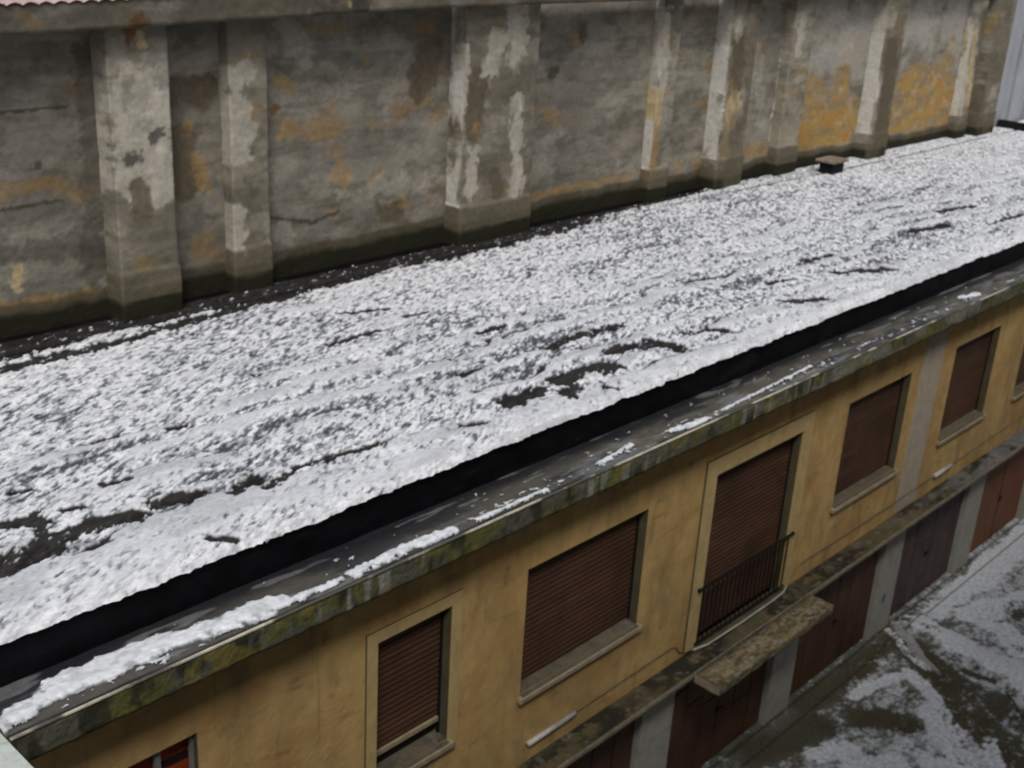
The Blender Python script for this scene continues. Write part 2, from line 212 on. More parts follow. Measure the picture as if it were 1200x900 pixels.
xs = sorted({X0, X1} | {w[0] for w in WIN} | {w[1] for w in WIN}); zs = sorted({2.76, 6.80} | {w[2] for w in WIN} | {w[3] for w in WIN})
b = rect_wall(xs, zs, lambda x, z: any(w[0] < x < w[1] and w[2] < z < w[3] for w in WIN), 0)
me = bpy.data.meshes.new('facade_wall'); b.to_mesh(me); b.free(); me.materials.append(MT['yellow']); fw = link('facade_wall', me, B)
fw['label'] = 'mustard yellow plastered upper wall streaked with brown damp stains'
MB().box(X0, X1, .45, .5, 0, 6.8).box(X0, X0+.05, 0, .45, 2.76, 6.8).box(X1-.05, X1, 0, .45, 2.76, 6.8).build('inner_wall', 'inner', B)
# windows
def shutter_mesh(x0, x1, z0, z1, y, pitch=.075):
    prof = []; n = int(round((z1-z0)/pitch)); p = (z1-z0)/n
    for k in range(n):
        z = z0+k*p
        prof += [(y+.026, z), (y-.004, z+p*.12), (y-.010, z+p*.5), (y-.004, z+p*.84)]
    prof.append((y+.010, z1)); m = MB(); vb = [[m.b.verts.new((x, yy, zz)) for yy, zz in prof] for x in (x0, x1)]
    for i in range(len(prof)-1): m.b.faces.new((vb[0][i], vb[1][i], vb[1][i+1], vb[0][i+1]))
    return m
DEP = .17
for wi, (x0, x1, z0, z1, kind) in enumerate(WIN):
    m = MB(); e = .002                                   # plaster reveal lining
    m.face([(x0,e,z0),(x0,DEP+.08,z0),(x0,DEP+.08,z1),(x0,e,z1)]).face([(x1,e,z0),(x1,e,z1),(x1,DEP+.08,z1),(x1,DEP+.08,z0)]).face([(x0,e,z1),(x0,DEP+.08,z1),(x1,DEP+.08,z1),(x1,e,z1)])
    W = m.build('french_door' if kind == 'door' else 'window', 'jamb', B)
    MB().box(x0-.0, x1+.0, DEP+.081, DEP+.10, z0-.05, z1+.05).build('dark_backing', 'inner', W)
    if kind != 'door':
        s = MB().prism([(DEP+.08, z0-.02), (DEP+.08, z0+.03), (-.055, z0-.02), (-.06, z0-.055), (-.06, z0-.09), (.003, z0-.09), (.003,z0-.02)], x0+.003, x1-.003).build('sill', 'sill', W)
        MB().box(x0-.06, x1+.07, -.078, -.004, z0-.10, z0-.028, .008).build('sill_nose', 'sillfront', W)
    if kind == 'open':
        MB().box(x0, x1, DEP, DEP+.05, z0+.03, z1).build('red_panel', 'redwin', W)  # bright red is the panel's own colour
        x = x0+.18
        while x < x1:
            MB().box(x, x+.05, DEP-.10, DEP-.04, z0+.03, z1).build('grille_bar', 'greybar', W); x += .37
        for z in (z1-.32, z1-.68, z1-1.1): MB().box(x0+.01, x1-.01, DEP-.035, DEP-.002, z, z+.045).build('crossbar', 'iron', W)
        W['label'] = 'window with bright red panel behind grey bars'
    else:
        lo = z0+.26 if kind == 'raised' else z0+.035
        sh = shutter_mesh(x0+.03, x1-.03, lo, z1+.02, DEP-.02).build('roller_shutter', 'shut', W)
        for a, c in ((x0+.001, x0+.032), (x1-.032, x1-.001)): MB().box(a, c, DEP-.045, DEP-.01, z0+.03, z1).build('guide_rail', 'iron', W)
        if kind == 'raised':
            MB().box(x0+.03, x1-.03, DEP-.05, DEP-.005, lo-.06, lo+.005, .006).build('shutter_bottom_bar', 'shutbar', W)
            MB().box(x0+.03, x1-.03, DEP+.02, DEP+.04, z0+.03, lo-.06).build('glass_pane', 'iron', W)
            W['label'] = 'narrow window with roller shutter stopped short of the sill'
        elif kind == 'shut': W['label'] = 'window with a fully lowered red brown roller shutter'
# thin raised surrounds
def surround(x0, x1, z0, z1, w, p, name, mt, bottom=False):
    m = MB().box(x0-w, x0-.004, -p, .002, z0, z1+w).box(x1+.004, x1+w, -p, .002, z0, z1+w).box(x0-.004, x1+.004, -p, .002, z1+.004, z1+w)
    o = m.build(name, mt, B); MB().box(x0-w-.016, x0-w-.001, -p*.6, .002, z0, z1+w+.016).build('surround_joint', 'jamb', o); MB().box(x0-w, x1+w, -p*.6, .002, z1+w+.001, z1+w+.012).build('surround_joint', 'jamb', o); return o
surround(13.20, 15.56, 2.86, 5.70, .26, .035, 'door_surround', 'trim')
surround(6.98, 8.06, 3.80, 5.74, .15, .012, 'window_surround', 'trim')
MB().box(19.62, 20.44, -.012, .002, 2.82, 6.66).build('grey_render_strip', 'strip', B)
# floor ledge and balcony slab (mossy, sheets with relief)
def mosscol(X, Y, seed=3, dark=.5):
    n = fbm(X*1.3, Y*3.1, 5, seed); n2 = fbm(X*7, Y*7, 5, seed+9); n3 = fbm(X*3+5, Y*5, 4, seed+20)
    c = np.zeros(X.shape+(3,)); c[:] = (.095,.078,.045)
    c = lerp(c, (.028,.025,.018), np.clip(sstep(.30, .52, n)*dark*1.1, 0, 1))
    c = lerp(c, (.17,.115,.05), sstep(.55, .72, n2)*.6)
    c = lerp(c, (.085,.080,.035), sstep(.52, .66, n3)*.5)
    c = lerp(c, (.20,.19,.16), sstep(.62, .78, fbm(X*9, Y*14, 4, seed+40))*.5)
    return c
def extrude_profile(name, prof, x, colf, material, parent, amp=.006, rise=None):
    """prof: list of (y,z) fine polyline; swept along x; relief by noise"""
    P = np.array(prof); n, m = len(x), len(P)
    s = np.concatenate([[0], np.cumsum(np.hypot(*np.diff(P, axis=0).T))])
    Xg = np.repeat(x[:, None], m, 1); S = np.repeat(s[None], n, 0)
    d = np.gradient(P, axis=0); nr = np.stack([d[:,1], -d[:,0]], 1); nr /= np.linalg.norm(nr, axis=1)[:, None]+1e-9
    h = (fbm(Xg*9, S*9, 4, 77)-.5)*2*amp
    G = np.stack([Xg, P[None,:,0]+nr[None,:,0]*h, P[None,:,1]+nr[None,:,1]*h], -1)
    if rise: G[..., 2] += rise(Xg)
    return sheet(name, G, colf(Xg, S, G), material, parent)
def subdiv(poly, st=.025):
    out = []
    for (a, c) in zip(poly[:-1], poly[1:]):
        k = max(1, int(math.hypot(c[0]-a[0], c[1]-a[1])/st)); out += [(a[0]+(c[0]-a[0])*i/k, a[1]+(c[1]-a[1])*i/k) for i in range(k)]
    return out+[poly[-1]]
xg = xs_grow(8.0, X1, .0022)
def ledgecol(X, S, G):
    c = mosscol(X, S*1.0, 3, .9); front = (G[...,1] < -.335) & (G[...,2] < 2.765)
    f = np.zeros(X.shape+(3,)); f[:] = (.27,.235,.165); f = f*(.7+.6*fbm(X*6, S*20, 4, 8))[..., None]
    c = np.where(front[..., None], f, c)
    sn = sstep(.50, .66, fbm(X*2.2, S*7, 5, 61)+.25*sstep(20, 26, X)-.02)*(G[...,2] > 2.75)
    return lerp(c, (.30,.31,.32), sn*.35*sstep(18, 24, X))
extrude_profile('floor_ledge', subdiv([(0,2.79),(-.33,2.765),(-.345,2.75),(-.345,2.655),(-.33,2.645),(0,2.64)]), xg, ledgecol, 'moss', B, .006)
MB().box(X0, 8.0, -.345, 0, 2.645, 2.78).build('floor_ledge_end', 'moss', B)
# slab
def slab(name, x0, x1, y0, z0, z1):
    y = np.array([p for p in np.arange(0, 1.0001, 1/34)]); 
    prof = subdiv([(-.30,z1),(y0+.02,z1-.012),(y0,z1-.035),(y0,z0),(-.30,z0-.004)], .022)
    x = np.arange(x0, x1+.001, .02)
    P = np.array(prof); Xg = np.repeat(x[:, None], len(P), 1); S = np.repeat(np.arange(len(P))[None]*.022, len(x), 0)
    h = (fbm(Xg*8, S*8, 4, 5)-.5)*.022
    G = np.stack([Xg, np.repeat(P[None,:,0], len(x), 0)-np.abs(h)*0, np.repeat(P[None,:,1], len(x), 0)+h], -1)
    G[..., 1] += np.where(G[...,1] < y0+.01, (fbm(Xg*5, S*5, 4, 15)-.5)*.03, 0)
    n = fbm(Xg*2, S*4, 5, 33)
    c = np.zeros(Xg.shape+(3,)); c[:] = (.20,.155,.085)
    c = lerp(c, (.06,.05,.03), sstep(.40, .66, 1-n)*.8); c = lerp(c, (.34,.25,.13), sstep(.44, .68, fbm(Xg*8+3, S*18, 5, 37, .62))*.8)
    c = lerp(c, (.33,.32,.27), sstep(.50, .70, fbm(Xg*12, S*26, 5, 52, .65))*.7); c = lerp(c, (.13,.12,.05), sstep(.55, .68, fbm(Xg*3, S*5, 4, 53))*.5)
    c = lerp(c, (.035,.03,.02), sstep(-.50, -.36, G[...,1])*.75)
    o = sheet(name, G, c, 'moss', B)
    return o
slab('balcony_slab', 12.78, 16.02, -.79, 2.585, 2.745)
MB().face([(12.781,-.345,2.59),(12.781,-.789,2.59),(12.781,-.775,2.72),(12.781,-.345,2.735)]).build('slab_end', 'sillfront', B)
MB().face([(16.018,-.345,2.59),(16.018,-.345,2.735),(16.018,-.775,2.72),(16.018,-.789,2.59)]).build('slab_end', 'sillfront', B)
MB().box(13.12, 15.62, -.10, .10, 2.76, 2.83, .01).build('door_threshold', 'jamb', B)
# french balcony railing
R = MB().box(13.08, 15.66, -.075, -.045, 3.865, 3.90, .005).build('window_railing', 'iron', B)
MB().box(13.12, 15.62, -.07, -.05, 2.93, 2.955).build('bottom_rail', 'iron', R)
for bx0 in (13.06, 15.65): MB().box(bx0, bx0+.03, -.085, .0, 3.855, 3.905).build('wall_bracket', 'iron', R)
bal = MB().box(-.008, .008, -.068, -.052, 2.955, 3.865).build('baluster', 'iron', R)
base = bal.location.copy(); bal.location = base+Vector((13.2, 0, 0))
for k in range(1, 20):
    c = bal.copy(); COL.objects.link(c); c.parent = R; c.location = base+Vector((13.2+k*2.34/19, 0, 0))
# garages
MB().box(X0, X1, .16, .19, 2.38, 2.64).build('garage_lintel', 'inner', B)
MB().box(X0, X1, .02, .44, 2.62, 2.644).build('ledge_soffit', 'inner', B)
for i, px in enumerate(PIL):
    p = MB().box(px, px+PW, 0, .42, -.02, 2.62, .012).build('garage_pillar', 'pillar', B)
    if abs(px-19.6) < .1: 
        p['label'] = 'grey white garage pillar with a small blue paint mark'
        bm = MB(); 
        for cx, cz, r in ((19.93,.84,.055), (19.955,.90,.035), (19.91,.775,.03)):
            bm.face([(cx+r*math.cos(t)*(1+.25*math.sin(3*t)), -.004-cx*.00001, cz+1.5*r*math.sin(t)) for t in [k*math.pi/7 for k in range(14)]])
        bm.build('blue_mark', 'blue', p)
def staggered_door(x0, x1, material, cols, rows, seed, parent, name):
    """door leaf with vertical boards and staggered cross joints cut as grooves"""
    rnd = random.Random(seed); D = MB().box(x0, x1, .13, .17, .02, 2.50).build(name, 'iron', parent)
    m = MB(); w = (x1-x0)/cols; g = .014
    for c in range(cols):
        cuts = [.03]; z = .03+(.32 if c % 2 else .0)+rnd.uniform(0, .25)
        while z < 2.3:
            if z > .3: cuts.append(z)
            z += rnd.choice(rows)
        cuts.append(2.48)
        for a, d in zip(cuts[:-1], cuts[1:]):
            o = rnd.uniform(0, .008)
            m.box(x0+c*w+g, x0+(c+1)*w-g, .105+o, .129, a+g, d-g, .004)
    m.build('board_facing', material, D)
    return D
GM = {11: 'door'}
for i, px in enumerate(PIL[:-1]):
    x0, x1 = px+PW+.01, PIL[i+1]-.01
    mtl = 'doorpurple' if abs(px-19.6) < .2 else ('doororange' if px > 22 and px < 25 else 'door')
    if mtl == 'doorpurple': D = staggered_door(x0, x1, mtl, 7, [.62,.9], 3, B, 'garage_door'); D['label'] = 'faded purple brown garage door with staggered boards'
    elif mtl == 'doororange': D = MB().box(x0, x1, .12, .16, .02, 2.50).build('garage_door', mtl, B); D['label'] = 'plain orange brown garage door'; MB().box((x0+x1)/2-.008, (x0+x1)/2+.008, .112, .119, .05, 2.48).build('centre_strip', 'iron', D)
    else: D = staggered_door(x0, x1, mtl, 6, [.8,1.1], 10+i, B, 'garage_door')
    MB().tube([((x0+x1)/2-.05, .09, 1.05), ((x0+x1)/2+.12, .09, 1.05)], .014, 6).box((x0+x1)/2-.03,(x0+x1)/2+.03,.085,.104,1.0,1.1).build('handle', 'iron', D)
# cornice: fascia + wet top ledge
xc = xs_grow(2.95, X1, .0017)
def fasciacol(X, S, G):
    n = fbm(X*2.2, S*2, 5, 3); n2 = fbm(X*7, S*3, 5, 12); st = fbm(X*13, S*1.2, 4, 19)
    c = np.zeros(X.shape+(3,)); c[:] = (.105,.105,.075)
    c = lerp(c, (.115,.12,.035), sstep(.46, .62, n)*.9); c = lerp(c, (.03,.032,.022), sstep(.48, .68, n2)*.85)
    c = lerp(c, (.28,.28,.25), sstep(.56, .72, st)*sstep(.45, .6, fbm(X*.9, S, 3, 44))*.8)
    c = lerp(c, (.20,.16,.03), sstep(.62, .74, fbm(X*3.3, S*4, 4, 28))*.6)
    c = lerp(c, (.33,.31,.26), sstep(9.5, 16, X)*sstep(.45, .62, fbm(X*1.6, S*3, 4, 91))*.45)
    return c
extrude_profile('cornice_fascia', subdiv([(-.435,6.945),(-.455,6.94),(-.46,6.92),(-.455,6.70),(-.44,6.67),(-.40,6.665),(-.0,6.68)], .022), xc, fasciacol, 'moss', B, .012)
def cornice_top():
    y = np.arange(-.44, .245, .014); X, Y = np.meshgrid(xc, y, indexing='ij')
    c = np.zeros(X.shape+(3,)); c[:] = (.105,.098,.082)
    n = fbm(X*.9, Y*4, 5, 7); n2 = fbm(X*3, Y*11, 5, 17)
    c = lerp(c, (.045,.047,.050), sstep(.45, .62, n)*.9); c = lerp(c, (.19,.17,.12), sstep(.52, .68, n2)*.6*sstep(8, 12, X))
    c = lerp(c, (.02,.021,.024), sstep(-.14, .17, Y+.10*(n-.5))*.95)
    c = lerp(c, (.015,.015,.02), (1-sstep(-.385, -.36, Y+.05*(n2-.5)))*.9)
    c = lerp(c, (.24,.25,.26), sstep(.60, .68, fbm(X*1.3, Y*9+3, 4, 27))*.5)
    Z = 6.93+(n2-.5)*.012
    Z = Z+.03*(1-sstep(-.435, -.40, Y))
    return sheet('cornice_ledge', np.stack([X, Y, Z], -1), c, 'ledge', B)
cornice_top()
dm = MB(); dm.prism([(-.472,6.950),(-.472,6.964),(-.445,6.964),(-.445,6.950)], 2.95, X1); dm.build('metal_drip_edge', 'drip', B)
# black upstand of the roof
def upstand():
    z = np.linspace(6.915, 7.385, 16); x = xs_grow(-3, X1, .006); X, Z = np.meshgrid(x, z, indexing='ij')
    Y = .235+(fbm(X*1.2, Z*3, 4, 3)-.5)*.03-.03*(Z-6.93)
    c = np.full(X.shape+(3,), .01)
    return sheet('roof_edge_upstand', np.stack([X, Y, Z], -1), c, 'rubber', B)
upstand()
MB().box(X0, 37.3, .26, 6.72, 7.30, 7.372).build('roof_deck', 'rubber', B)
# ================================================================== ROOF SNOW
ROOFEND = 37.25
xr = xs_grow(1.5, ROOFEND, .00135)
yr = np.concatenate([np.arange(.155, 1.6, .0125), np.arange(1.6, 6.5, .0165)])
X, Y = np.meshgrid(xr, yr, indexing='ij')
ca, sa = math.cos(.50), math.sin(.50)
U = X*ca+Y*sa; Vv = -X*sa+Y*ca                               # wind-drift direction
g1 = fbm(U*7.5, Vv*22, 4, 101, .66); g2 = fbm(U*3.2, Vv*8, 4, 131); g3 = fbm(U*13, Vv*34, 2, 141, .6)
big = fbm(X*.45, Y*1.5, 4, 151); bnd = fbm(X*.8+3, Y*3.6, 4, 171)
bare = strokes(X, Y, [(p_, r_*1.6) for p_, r_ in ROOF_BARE], .95, .55, 2.4, 5); dr = strokes(X, Y, ROOF_DRIFT, .5, .9, 1.2, 9)
sw = Y*1.95+.9*(fbm(X*.32, Y*.9, 4, 611)-.5)*2+.35*(fbm(X*1.6, Y*2.5, 4, 612)-.5)*2; ph = sw-np.floor(sw)
ra = sstep(5.0, 2.6, Y)*sstep(.38, .56, fbm(X*.55+np.floor(sw)*7.7, np.floor(sw)*3.1, 3, 613)); ra = np.clip(ra, 0, 1)
grit = 1-sstep(.38, .62, ph); gap = sstep(.83, .95, ph)*(1-sstep(.97, 1.0, ph))*ra*sstep(.47, .60, fbm(X*1.3, np.floor(sw)*5.3, 4, 614))
dens = .50+.8*(big-.5)+.5*(bnd-.5)+ra*(.75*grit-.40)
dens = dens*(.45+.55*sstep(.45, 1.3, Y+.6*(bnd-.5)))-.22*dr-.16*sstep(20, 34, X)+.25*np.clip(bare*1.3, 0, .6)
foot = sstep(5.72, 5.98, Y+.35*(bnd-.5)+.25*(g2-.5))*(1-sstep(15, 21, X)); foot = np.maximum(foot, sstep(6.0, 6.03, Y)*(1-sstep(11.5, 13.5, X+.8*(g2-.5)))); foot = np.maximum(foot, sstep(6.22, 6.32, Y+.1*(g2-.5))*(1-sstep(20, 24, X))); dens += .30*foot
amt = g1*.62+g3*.26+g2*.12
spk = sstep(.645-.28*dens, .73-.28*dens, amt)                # grit showing through thin snow
brt = sstep(.36, .68, fbm(U*6+40, Vv*19, 4, 181, .6)); spk = spk*sstep(.24, .34, Y)
sm = np.clip(np.maximum(dr*1.15*sstep(.36, .52, fbm(X*1.4, Y*5, 4, 188)), ra*(1-grit)*sstep(.45, .8, ph)*.9)*(1-.35*sstep(.52, .66, g1)), 0, 1)
spk = spk*(1-.85*sm); brt = brt*(1-.75*sm)        # crisp clean crystals
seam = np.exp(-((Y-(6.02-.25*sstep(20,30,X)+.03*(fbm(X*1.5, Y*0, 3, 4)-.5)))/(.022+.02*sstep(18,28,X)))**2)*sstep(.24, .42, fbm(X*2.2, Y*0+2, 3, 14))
fm = np.maximum(np.maximum(bare*1.12, foot*1.1), gap*1.0); bm_ = fm+2.4*(g1*.6+g3*.4-.5)*sstep(.02, .3, fm)
brk = sstep(.42, .70, bm_)
c = np.zeros(X.shape+(3,)); c[:] = (.70,.72,.755)
c = lerp(c, (.90,.91,.93), brt*(.95-.3*dr)); c = lerp(c, (.60,.62,.65), ra*(1-grit)*sstep(.55, .95, ph)*.6); c = lerp(c, (.92,.925,.94), np.exp(-((Y-.27)/.09)**2)*.6*sstep(.4, .6, g2))  # grey toward each drift's upper edge paints in its soft shadow
c = c*(1-.55*sstep(.42, .72, g1*.5+g3*.5)*(1-.9*sm)*(1-.35*(1-sstep(.3, .9, Y))))[..., None]
c = c*(1-.22*sm*sstep(.35, .65, fbm(X*1.1, Y*4+7, 4, 191)))[..., None]; c = lerp(c, (.20,.22,.26), spk*.80)
c = lerp(c, (.05,.05,.055), sstep(.74-.26*dens, .81-.26*dens, amt)*.85)
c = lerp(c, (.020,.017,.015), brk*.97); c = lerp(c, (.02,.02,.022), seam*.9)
th = .022*(1-brk)+.026*ra*ph*(1-gap)+.014*(fbm(U*1.6, Vv*4.5, 4, 201)-.5)*2*(1-brk)+.008*(g1-.5)*2*(1-.9*np.maximum(sm, 1-sstep(.4, 1.2, Y)))*(1-.6*brk)+.012*(g3-.5)*(1-sm)-.012*spk+.018*dr
Z = ZR+.004+np.clip(th, -.004, .2)-.02*seam
Z = Z-.02*(1-sstep(.17, .34, Y)); Z = np.where(Y < .20, Z-.03*(1-sstep(.155, .20, Y)), Z)
Yd = Y+np.where(Y < .30, (fbm(X*5, Y*3, 5, 301, .62)-.5)*.11*(1-sstep(.2, .3, Y)), 0)
o = sheet('roof_snow', np.stack([X, Yd, Z], -1), c, 'snow', None)
tag(o, 'thin grainy snow covering the long flat roof with dark bare streaks', 'snow', kind='stuff')
# snow on the cornice
y = np.arange(-.435, .20, .011); xl = xs_grow(2.95, 30, .0013); X, Y = np.meshgrid(xl, y, indexing='ij')
m = strokes(X, Y, LEDGE_SNOW, .85, .5, 2.6, 44)
m = np.maximum(m, .55*sstep(.685, .76, fbm(X*9.0, Y*20, 4, 66, .6)+.12*np.exp(-((Y+.29)/.06)**2)+.07*(fbm(X*.9, Y*0, 2, 67)-.5)))
m = m*sstep(-.40, -.385, Y+.03*(fbm(X*8, Y*0, 3, 3)-.5))*(1-sstep(.12, .16, Y))
g = fbm(X*10, Y*16, 4, 81)
keep = m > .12+.35*(g-.5)
c = np.zeros(X.shape+(3,)); c[:] = (.80,.83,.86); c = lerp(c, (.13,.135,.14), 1-sstep(.14, .66, m+.6*(g-.5))); c = lerp(c, (.3,.32,.35), sstep(.52, .68, g)*(1-sstep(.6, 1, m)*.6)*.8)
Z = 6.934+.040*np.clip(m-.1, 0, 1)+.022*(g-.5)*np.clip(m*1.5, 0, 1)
tag(sheet('cornice_snow', np.stack([X, Y, Z], -1), c, 'snow', None, keep), 'strip of white snow lying along the wet cornice ledge below the black roof edge', 'snow', kind='stuff')
# ================================================================== OLD WALL BEHIND
def yfront(x): return np.interp(x, [0, 8, 15, 22, 28.5, 36, 40], [6.27, 6.27, 6.38, 6.34, 6.10, 6.02, 6.02])
OW = empty('old_plaster_wall', (18, 6.8, 7.3), 'tall weathered grey wall with flaking plaster pilasters rising behind the snowy roof', 'wall')
CH = {'pale': (.50,.465,.39), 'white': (.60,.575,.53), 'grey': (.22,.21,.18), 'dark': (.055,.052,.042), 'brown': (.115,.092,.058), 'tan': (.46,.36,.20), 'ochre': (.37,.225,.075), 'rust': (.15,.075,.03)}
def wallcol(X, Z, seed, small=None, ylev=None, base=(.25,.23,.185)):
    n = fbm(X*.7, Z*1.6, 5, seed); n2 = fbm(X*2.5, Z*6, 5, seed+7); n3 = fbm(X*6, Z*6, 5, seed+14); n4 = fbm(X*1.2, Z*9, 4, seed+30)
    c = np.zeros(X.shape+(3,)); c[:] = base
    c = c*((.44+.86*n)*(.92+.30*sstep(15, 24, X)))[..., None]; c = lerp(c, (.11,.10,.075), sstep(.54, .70, n2)*.55)
    c = lerp(c, (.34,.31,.26), sstep(.46, .72, fbm(X*1.3+3, Z*2.2, 6, seed+81, .62))*.5); c = lerp(c, (.09,.082,.062), sstep(.50, .72, fbm(X*2+13, Z*3.2, 6, seed+82, .65))*.4); c = lerp(c, (.12,.11,.09), sstep(.60, .70, n4)*.4)
    c = lerp(c, (.27,.165,.06), sstep(.66, .78, fbm(X*1.6+9, Z*2.8, 5, seed+50))*.5)
    for pts, r, ch, yl in WALL:
        if ylev is not None and not (ylev[0] <= yl <= ylev[1]): continue
        k = {'pale': .66 if yl < 6.56 else .30, 'white': .9, 'grey': .65, 'ochre': .50, 'dark': .5 if r > .12 else .8}.get(ch, .85)
        mm = strokes(X, Z, [(pts, r*1.12)], 1.25 if ch not in ('brown',) else .7, .20, 2.6, seed+int(pts[0][0]*10) % 97, .68)
        tint = np.array(CH[ch])*(.62+.76*fbm(X*4+2, Z*5, 5, seed+90, .65))[..., None]
        c = c*(1-(mm*k)[..., None])+tint*(mm*k)[..., None]
    # damp foot of the wall
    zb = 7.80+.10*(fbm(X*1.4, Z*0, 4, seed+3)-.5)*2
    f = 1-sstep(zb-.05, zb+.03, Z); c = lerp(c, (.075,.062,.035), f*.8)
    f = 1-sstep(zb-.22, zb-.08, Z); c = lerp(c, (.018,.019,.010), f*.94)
    return c
pilasters = [(7.80,8.68,1), (9.72,10.36,0), (14.28,16.06,1), (19.82,20.42,0), (21.98,22.98,1), (24.55,25.40,0), (28.43,29.42,1), (33.80,34.45,0), (34.92,36.05,1)]
x = xs_grow(5.0, 36.3, .0019, 15); z = np.arange(7.33, 11.52, .026); X, Z = np.meshgrid(x, z, indexing='ij')
Y = yfront(X)+.38+(fbm(X*2, Z*3, 5, 400)-.5)*.03
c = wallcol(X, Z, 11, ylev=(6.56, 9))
recess = np.zeros(X.shape)
for pts, r, ch, yl in WALL:
    if ch == 'brown' and yl > 6.56: recess = np.maximum(recess, strokes(X, Z, [(pts, r*1.12)], .7, .2, 2.6, 11+int(pts[0][0]*10) % 97, .68))
pnl = sstep(25.2, 25.8, X)*(1-sstep(33.6, 34, X)); zt_ = 9.3+.9*(fbm(X*.8, Z*.5, 4, 710)-.5)*2
oc = np.zeros(X.shape+(3,)); oc[:] = (.38,.25,.085); oc = lerp(oc, (.41,.215,.06), sstep(.42, .62, fbm(X*1.8, Z*4, 5, 721, .6))); oc = lerp(oc, (.25,.20,.12), sstep(.50, .64, fbm(X*1.2, Z*5, 5, 722, .6))*.8); oc = lerp(oc, (.42,.36,.27), sstep(.60, .70, fbm(X*5, Z*6, 4, 723))*.6)
c = mixc(c, oc, pnl*(1-sstep(zt_-.25, zt_+.15, Z+.5*(fbm(X*3, Z*3, 5, 711, .65)-.5)))*sstep(7.75, 7.9, Z)*1.0*(1-.6*sstep(.52, .66, fbm(X*2.4, Z*5, 5, 713))))
c = lerp(c, (.42,.40,.36), pnl*sstep(zt_+.1, zt_+.5, Z)*.6*sstep(.3, .55, fbm(X*1.5, Z*2, 4, 716)))
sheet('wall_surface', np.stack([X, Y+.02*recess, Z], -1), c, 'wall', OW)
MB().box(5.0, 36.3, 6.85, 7.1, 6.9, 11.7).build('wall_core', 'inner', OW)
for i, (a, d, big_) in enumerate(pilasters):
    f0 = float(yfront((a+d)/2)); yf = f0 if big_ else f0+.14; yb = f0+.40
    prof = subdiv([(a, yb), (a, yf+.012), (a+.012, yf), (d-.012, yf), (d, yf+.012), (d, yb)], .024 if a < 24 else .035)
    P = np.array(prof); s = np.concatenate([[0], np.cumsum(np.hypot(*np.diff(P, axis=0).T))])
    z = np.arange(7.33, 11.50, .026); PX = np.repeat(P[:, 0][:, None], len(z), 1); PY = np.repeat(P[:, 1][:, None], len(z), 1); Zg = np.repeat(z[None], len(P), 0); S = np.repeat(s[:, None], len(z), 1)
    h = (fbm(S*3+i*7, Zg*3, 5, 500+i)-.5)*.03; plinth = 1-sstep(8.02, 8.08, Zg+.05*(fbm(S*4, Zg*2, 3, i)-.5))
    side = (PY > yf+.03)
    Yg = PY+np.where(side, 0, h-.03*plinth); Xg = PX+np.where(side, h*np.where(PX < (a+d)/2, 1, -1), 0)+.02*plinth*np.where(PX < (a+d)/2, -1, 1)
    lev = (5.9, 6.56)
    c = wallcol(PX+np.where(side & (PX < (a+d)/2), (PY-yf)*.3, 0), Zg, 60+i*3, ylev=lev, base=(.26,.235,.18))
    if i in (4,6,8): c = lerp(c, (.115,.095,.06), (~side)*.62*sstep(.30, .50, fbm(S*2+i, Zg*1.2, 4, 80+i)))
    c = lerp(c, (.12,.105,.07), plinth*(Zg > 7.66)*.75)
    if i in (2,3,4,6,7): c = lerp(c, (.56,.54,.49), side*(PX < (a+d)/2)*sstep(.25,.45, fbm(S*3,Zg*1.5,4,70+i))*.9*(Zg > 8.05)*(1-sstep(10.2,10.8,Zg)*.5))  # left flanks painted paler as if lit from the left, less below the beam
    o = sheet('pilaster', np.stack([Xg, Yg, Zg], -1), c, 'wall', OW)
    o['label'] = ('wide' if big_ else 'narrow')+' flaking plaster pilaster'
xb = xs_grow(5.0, 36.3, .003, 15)
def wall_rise(x): return np.interp(x, [5, 7, 13, 20, 36], [-.05, -.02, .14, .17, .14])
def beamcol(X, S, G):
    c = wallcol(X, G[...,2], 211, ylev=(6.15, 6.25), base=(.175,.155,.115)); return c*.85
extrude_profile('lintel_beam', subdiv([(0,11.62),(-.02,11.62),(-.03,11.60),(-.03,11.30),(0,11.27),(.55,11.27)], .03), xb, beamcol, 'wall', OW, .012, wall_rise).location += Vector((0, 6.06, 0))
# corrugated tile roof above the wall
T = MB(); tx = 5.0; 
def tile_roof():
    x = np.arange(5.0, 14.0, .028); yy = np.linspace(0, 1, 30); X, V = np.meshgrid(x, yy, indexing='ij')
    Y = 6.0+V*4.0; Z = 11.60+V*1.1+.035*np.abs(np.sin(X*math.pi/.19))-.02*((V*12) % 1)+wall_rise(X)
    o = sheet('tile_roof', np.stack([X, Y, Z], -1), np.ones(X.shape+(3,)), 'tile', OW); return o
tile_roof()
# grey rendered wall at the far end
GW = empty('grey_building', (38, 6.4, 7.3), 'plain light grey rendered building beyond the end of the old wall', 'building')
MB().box(36.15, 39.2, 6.42, 9.5, 6.9, 13.5, .02).build('grey_wall', 'greywall', GW)
MB().box(38.0, 38.35, 6.34, 6.415, 7.0, 13.4, .01).build('vertical_band', 'greywall', GW)
MB().box(39.2, 48, 6.2, 9.5, 6.9, 13.5, .02).build('side_wall', 'greywall', GW)
